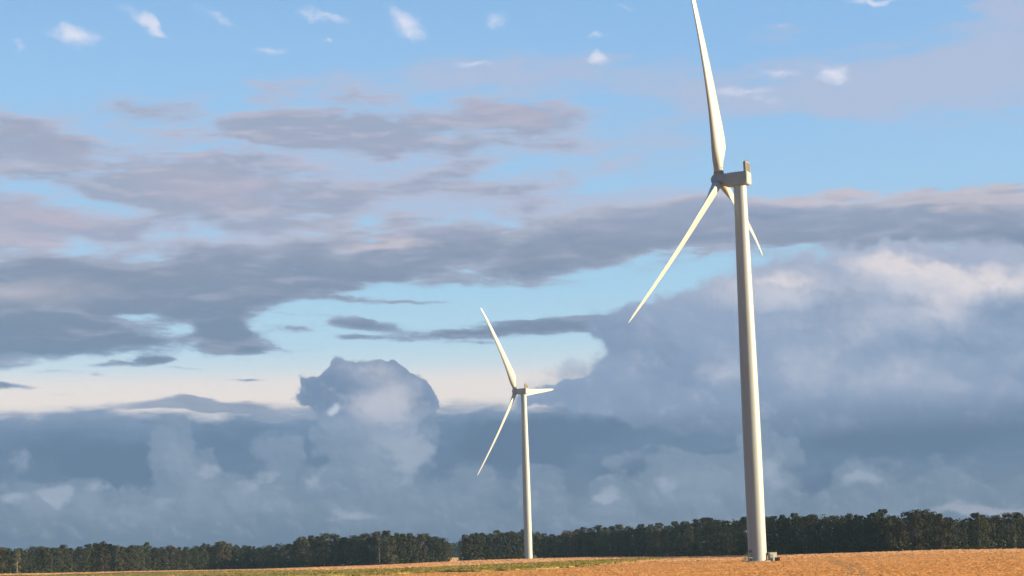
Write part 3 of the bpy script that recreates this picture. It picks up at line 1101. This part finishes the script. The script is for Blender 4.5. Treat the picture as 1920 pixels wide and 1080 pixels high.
# ------------------------------------------------------------------ trees
def leaf_mat(name, a, b, c):
    M = Mat(name, 0.75, 0.15)
    oi = M.n.new('ShaderNodeObjectInfo')
    nz_ = M.noise(M.coord('Object', (1, 1, 1)), 0.5, 4, 0.6)
    col_ = M.ramp(nz_, [(0.32, a), (0.5, b), (0.68, c)])
    hs_ = M.n.new('ShaderNodeHueSaturation')
    M.l.new(col_, hs_.inputs['Color'])
    m1 = M.n.new('ShaderNodeMapRange')
    M.l.new(oi.outputs['Random'], m1.inputs[0])
    m1.inputs[3].default_value = 0.65
    m1.inputs[4].default_value = 1.3
    M.l.new(m1.outputs[0], hs_.inputs['Value'])
    m2 = M.n.new('ShaderNodeMapRange')
    mm = M.n.new('ShaderNodeMath')
    mm.operation = 'FRACT'
    m3 = M.n.new('ShaderNodeMath')
    m3.operation = 'MULTIPLY'
    m3.inputs[1].default_value = 7.31
    M.l.new(oi.outputs['Random'], m3.inputs[0])
    M.l.new(m3.outputs[0], mm.inputs[0])
    M.l.new(mm.outputs[0], m2.inputs[0])
    m2.inputs[3].default_value = 0.47
    m2.inputs[4].default_value = 0.52
    M.l.new(m2.outputs[0], hs_.inputs['Hue'])
    M.base(hs_.outputs[0])
    return M.m


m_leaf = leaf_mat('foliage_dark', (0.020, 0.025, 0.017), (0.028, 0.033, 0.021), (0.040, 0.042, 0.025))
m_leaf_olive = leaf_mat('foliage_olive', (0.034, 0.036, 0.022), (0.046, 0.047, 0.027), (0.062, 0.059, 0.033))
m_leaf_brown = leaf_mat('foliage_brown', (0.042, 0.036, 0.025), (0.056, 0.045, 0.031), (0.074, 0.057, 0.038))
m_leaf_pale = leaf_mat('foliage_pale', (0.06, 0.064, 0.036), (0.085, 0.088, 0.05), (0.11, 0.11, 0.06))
m_bark = paint('bark', (0.06, 0.05, 0.04), (0.10, 0.085, 0.07), 0.9, (1, 1, .3))
m_birch = paint('birch_bark', (0.22, 0.19, 0.15), (0.38, 0.34, 0.28), 0.8, (1, 1, .5))


def crown_mesh(name, rnd, shape, nclump, nleaf, leaf):
    """foliage of a tree 18 m tall: leaf clumps spread through the crown, uneven outline"""
    vs, fs = [], []

    def prof(t):
        if shape == 'round':
            return 4.4 * (max(0, 1 - abs((t - 0.48) / 0.54) ** 2.6)) ** 0.5
        if shape == 'wide':
            return 4.9 * (max(0, 1 - abs((t - 0.58) / 0.56) ** 3)) ** 0.5
        if shape == 'tall':
            return 3.2 * (max(0, 1 - abs((t - 0.5) / 0.5) ** 2.2)) ** 0.5
        if shape == 'cone':
            return 2.6 * (1 - t) ** 0.8 + 0.15
        return 4.1 * (max(0, 1 - abs((t - 0.42) / 0.59) ** 2.2)) ** 0.5
    base_z = 0.3 if shape != 'cone' else 0.4
    Hh = 18 - base_z
    for _ in range(nclump):
        t = rnd.random()
        r = prof(t)
        a = rnd.uniform(0, 2 * pi)
        q = r * (0.35 + 0.65 * sqrt(rnd.random())) * rnd.uniform(.8, 1.1)
        cr_ = rnd.uniform(0.9, 1.9) * (0.55 + 0.45 * r / 4.0)
        cx, cy, cz = q * cos(a), q * sin(a), base_z + t * Hh * rnd.uniform(.95, 1.0)
        cz = min(cz, 18 - cr_ * 0.75)
        for _ in range(nleaf):
            while True:
                p = Vector((rnd.uniform(-1, 1), rnd.uniform(-1, 1), rnd.uniform(-1, 1)))
                if 0.15 < p.length < 1:
                    break
            p = p.normalized() * p.length ** 0.4
            nrm = (p + Vector((rnd.gauss(0, .5), rnd.gauss(0, .5), rnd.gauss(0, .5)))).normalized()
            p = Vector((p.x * cr_ + cx, p.y * cr_ + cy, p.z * cr_ * 0.8 + cz))
            u = nrm.orthogonal().normalized()
            v = nrm.cross(u)
            rot = rnd.uniform(0, pi)
            u, v = u * cos(rot) + v * sin(rot), v * cos(rot) - u * sin(rot)
            s = leaf * rnd.uniform(0.6, 1.25)
            i = len(vs)
            vs += [tuple(p - u * s), tuple(p - v * s * .7), tuple(p + u * s), tuple(p + v * s * .7)]
            fs.append((i, i + 1, i + 2, i + 3))
    me = bpy.data.meshes.new(name)
    me.from_pydata(vs, [], fs)
    return me


def trunk_mesh(name, rnd, slim=1.0):
    bm = bmesh.new()
    pts = [Vector((0, 0, -0.6))]
    for k in range(1, 7):
        pts.append(pts[-1] + Vector((rnd.gauss(0, .12), rnd.gauss(0, .12), 2.6)))
    rs = [.34, .28, .24, .20, .15, .10, .04]
    for i in range(6):
        add_tube(bm, pts[i], pts[i + 1], rs[i] * slim, rs[i + 1] * slim, 8)
    for i in range(2, 6):
        for _ in range(3):
            a = rnd.uniform(0, 2 * pi)
            e = pts[i] + Vector((cos(a) * rnd.uniform(1.4, 2.8), sin(a) * rnd.uniform(1.4, 2.8), rnd.uniform(1.2, 2.6)))
            add_tube(bm, pts[i], e, .10 * slim, .03, 6)
    me = bpy.data.meshes.new(name)
    bm.to_mesh(me)
    bm.free()
    return me


rt = random.Random(5)
CROWNS = [crown_mesh('crown', rt, s, 78, 56, .32) for s in ('round', 'wide', 'tall', 'oval', 'round', 'wide', 'oval', 'round')]
CONE = crown_mesh('crown', rt, 'cone', 50, 50, .30)
LOOSE = [crown_mesh('crown', rt, s, 24, 46, .30) for s in ('oval', 'tall')]
TRUNKS = [trunk_mesh('trunk', rt) for _ in range(3)]
BIRCH = trunk_mesh('trunk', rt, 1.3)
for me in CROWNS:
    me.materials.append(m_leaf)
CONE.materials.append(m_leaf)
for me in LOOSE:
    me.materials.append(m_leaf_pale)
for me in TRUNKS:
    me.materials.append(m_bark)
BIRCH.materials.append(m_birch)
VAR = {}


def crown_of(me, mat):
    if mat is me.materials[0]:
        return me
    key = (me.name, mat.name)
    if key not in VAR:
        c = me.copy()
        c.materials[0] = mat
        VAR[key] = c
    return VAR[key]


def tree(x, y, h, wide, crown, trunk, mat, label, group, name='broadleaf_tree'):
    root = empty(name, (x, y, terrain(x, y)), rt.uniform(0, 2 * pi))
    root.scale = (h / 18 * wide, h / 18 * wide, h / 18)
    tag(root, label, 'tree', group)
    c = link('crown', crown_of(crown, mat), None, root)
    t = link('trunk', trunk, None, root)
    return root


SECT = [(-400, 130, 'far left end of the long wood'), (130, 330, 'left wood, between its far left end and its low middle stretch'),
        (330, 550, 'low middle stretch of the left wood'), (550, 850, 'taller right end of the left wood, beside the gap'),
        (850, 985, 'right wood between the gap and the farther turbine'),
        (985, 1200, 'right wood just right of the farther turbine'), (1200, 1420, 'right wood just left of the near turbine'),
        (1420, 1660, 'right wood just right of the near turbine'), (1660, 2400, 'far right end of the right wood')]
SPECIAL = [  # place along the wood, front row: crown, material, trunk, label, width, height factor, name
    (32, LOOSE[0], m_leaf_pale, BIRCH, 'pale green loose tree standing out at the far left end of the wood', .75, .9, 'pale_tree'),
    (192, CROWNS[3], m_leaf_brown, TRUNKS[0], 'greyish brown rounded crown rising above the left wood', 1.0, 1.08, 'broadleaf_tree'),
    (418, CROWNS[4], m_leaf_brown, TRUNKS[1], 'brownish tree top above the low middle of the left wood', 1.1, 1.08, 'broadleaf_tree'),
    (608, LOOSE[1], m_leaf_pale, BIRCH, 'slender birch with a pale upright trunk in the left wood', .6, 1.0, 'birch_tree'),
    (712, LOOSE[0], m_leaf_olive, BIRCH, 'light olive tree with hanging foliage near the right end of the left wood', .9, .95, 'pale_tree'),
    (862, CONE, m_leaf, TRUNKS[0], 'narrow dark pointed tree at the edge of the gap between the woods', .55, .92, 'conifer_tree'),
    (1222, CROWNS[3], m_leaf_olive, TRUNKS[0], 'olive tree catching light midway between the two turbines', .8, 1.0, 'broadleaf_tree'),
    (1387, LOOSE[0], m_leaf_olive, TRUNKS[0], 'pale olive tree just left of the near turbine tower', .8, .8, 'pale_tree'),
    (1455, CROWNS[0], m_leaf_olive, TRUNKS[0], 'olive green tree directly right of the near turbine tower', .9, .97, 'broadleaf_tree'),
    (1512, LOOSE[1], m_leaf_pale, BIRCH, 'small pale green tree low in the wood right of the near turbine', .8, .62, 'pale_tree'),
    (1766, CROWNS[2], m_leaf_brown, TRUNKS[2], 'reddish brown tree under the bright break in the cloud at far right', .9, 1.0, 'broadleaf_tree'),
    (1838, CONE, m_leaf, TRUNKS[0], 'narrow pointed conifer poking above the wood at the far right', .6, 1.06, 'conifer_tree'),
    (1906, LOOSE[0], m_leaf_pale, BIRCH, 'small pale tree at the extreme right end of the wood', .6, .55, 'pale_tree')]


def place_at(px, extra):
    az = interp_inv(px)
    d = interp(az, BEAR_D) + extra
    return d * sin(radians(az)), d * cos(radians(az)), d


def interp_inv(px):
    return interp(px, [(b_, a_) for a_, b_ in BEAR_PX])


def top_height(px, d):
    """tree height that makes the wood's outline at this bearing"""
    az = interp_inv(px)
    el = bearing(px, interp(px, TOPS))[1]
    return d * tan(radians(el)) + EYE - terrain(d * sin(radians(az)), d * cos(radians(az)))


for px, cm_, mt, tr, lab, wd, hf, nm in SPECIAL:
    x, y, d = place_at(px, -2.5)
    tree(x, y, top_height(px, d) * hf, wd, cm_, tr, mt, lab, None, nm)

for row, (dd, hk) in enumerate(((3, .93), (12, 1.0))):
    px = -110.0
    while px < 2030:
        d0 = interp(interp_inv(px), BEAR_D)
        step = 5.6 * F_PX / d0 * rt.uniform(.75, 1.25)
        px += step
        if 843 < px < 861:
            continue
        if row == 0 and any(abs(px - s[0]) < 4 for s in SPECIAL):
            continue
        x, y, d = place_at(px, dd + rt.uniform(-2.5, 2.5))
        h = top_height(px, d) * hk * rt.uniform(.86, 1.07)
        u = rt.random()
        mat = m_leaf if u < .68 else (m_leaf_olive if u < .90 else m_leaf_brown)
        sec = [s for s in SECT if s[0] <= px < s[1]][0][2]
        kind = {'foliage_dark': 'dark green', 'foliage_olive': 'olive green', 'foliage_brown': 'brownish'}[mat.name]
        tree(x, y, h, rt.uniform(.85, 1.15), rt.choice(CROWNS), rt.choice(TRUNKS), mat,
             '%s %s tree, %s' % (kind, 'front-row' if row == 0 else 'back-row', sec),
             '%s %s trees, %s' % (kind, 'front-row' if row == 0 else 'back-row', sec))

# undergrowth along the foot of the wood: one mass
vs, fs = [], []
for _ in range(32000):
    px = rt.uniform(-110, 2030)
    if 842 < px < 861:
        continue
    x, y, d = place_at(px, rt.uniform(-1, 14))
    z = terrain(x, y)
    hh = 4.2 + 2.6 * mnoise.noise(Vector((px * .05, 0, 0)))
    c = Vector((x, y, z + hh * rt.random() ** 1.2))
    nrm = Vector((rt.gauss(0, 1), rt.gauss(0, 1), rt.gauss(0, .6))).normalized()
    u = nrm.orthogonal().normalized()
    v = nrm.cross(u)
    s = rt.uniform(.35, .8)
    i = len(vs)
    vs += [tuple(c - u * s), tuple(c - v * s * .7), tuple(c + u * s), tuple(c + v * s * .7)]
    fs.append((i, i + 1, i + 2, i + 3))
me = bpy.data.meshes.new('undergrowth')
me.from_pydata(vs, [], fs)
o = link('undergrowth', me, m_leaf)
tag(o, 'dense dark undergrowth along the foot of both woods', 'undergrowth', None, 'stuff')

# the wood's interior behind the first rows, and the far wood seen through the gap: masses of leaf clumps
def mass(name, spots, leaf, n, mat, label):
    vs, fs = [], []
    for x, y, z, h in spots:
        for _ in range(n):
            c = Vector((x + rt.gauss(0, 2.2), y + rt.gauss(0, 2.2), z + h * (1 - rt.random() ** 1.1)))
            nrm = Vector((rt.gauss(0, 1), rt.gauss(0, 1), rt.gauss(0, 1))).normalized()
            u = nrm.orthogonal().normalized()
            v = nrm.cross(u)
            s = leaf * rt.uniform(.6, 1.3)
            i = len(vs)
            vs += [tuple(c - u * s), tuple(c - v * s * .7), tuple(c + u * s), tuple(c + v * s * .7)]
            fs.append((i, i + 1, i + 2, i + 3))
    me = bpy.data.meshes.new(name)
    me.from_pydata(vs, [], fs)
    o = link(name, me, mat)
    tag(o, label, 'wood', None, 'stuff')


sp_ = []
for k in range(900):
    px = rt.uniform(-110, 2030)
    if 838 < px < 866:
        continue
    x, y, d = place_at(px, rt.uniform(18, 60))
    sp_.append((x, y, terrain(x, y), top_height(px, d) * rt.uniform(.72, .93)))
mass('wood_interior', sp_, .6, 60, m_leaf, 'depth of the two woods behind their first rows of trees')
sp_ = []
for k in range(170):
    az = radians(rt.uniform(-2.6, -1.0))
    d = 2500 + rt.uniform(0, 60)
    sp_.append((d * sin(az), d * cos(az), terrain(d * sin(az), d * cos(az)), 19 * rt.uniform(.8, 1.05)))
mass('far_wood', sp_, 1.2, 60, m_leaf, 'distant bluish wood seen through the gap between the two woods')

# straw bales in the gap
gx, gy, gd = place_at(850, -12)
for bx, bz, lab in ((-1.2, 0, 'straw bale at lower left of the small pale heap in the gap between woods'),
                    (1.2, 0, 'straw bale at lower right of the small pale heap in the gap between woods'),
                    (0, 1.2, 'straw bale lying on top of two others in the gap between the woods')):
    bm = bmesh.new()
    add_box(bm, (-1.15, -.6, 0), (1.15, .6, 1.18), .10, 2)
    o = from_bm('straw_bale', bm, m_straw)
    o.location = (gx + bx * cos(.26), gy + bx * sin(.26), terrain(gx, gy) + bz)
    o.rotation_euler = (0, 0, .26)
    tag(o, lab, 'straw bale', 'straw bales in the gap')

# a dark bush in the crop strip
p = march(763, 1071)
bm = bmesh.new()
me = crown_mesh('bush', rt, 'oval', 10, 40, .6)
for v in me.vertices:
    v.co *= 0.075
    v.co.x *= 1.6
me.materials.append(m_leaf)
b = link('bush', me)
b.location = (p.x, p.y, terrain(p.x, p.y) + .1)
tag(b, 'small dark bush alone in the strip of green crop', 'bush')
bm.free()

# ------------------------------------------------------------------ evening haze: one closed box of thin air
bm = bmesh.new()
add_box(bm, (-2600, -60, -6), (2600, 2900, 190))
HZ = bpy.data.materials.new('haze_air')
HZ.use_nodes = True
hn_ = HZ.node_tree.nodes
hn_.remove(hn_['Principled BSDF'])
pv = hn_.new('ShaderNodeVolumePrincipled')
pv.inputs['Color'].default_value = (0.45, 0.70, 1.0, 1)
pv.inputs['Density'].default_value = 0.00004
HZ.node_tree.links.new(pv.outputs[0], hn_['Material Output'].inputs['Volume'])
o = from_bm('haze', bm, HZ)
tag(o, 'thin evening haze over the fields', 'haze', None, 'stuff')
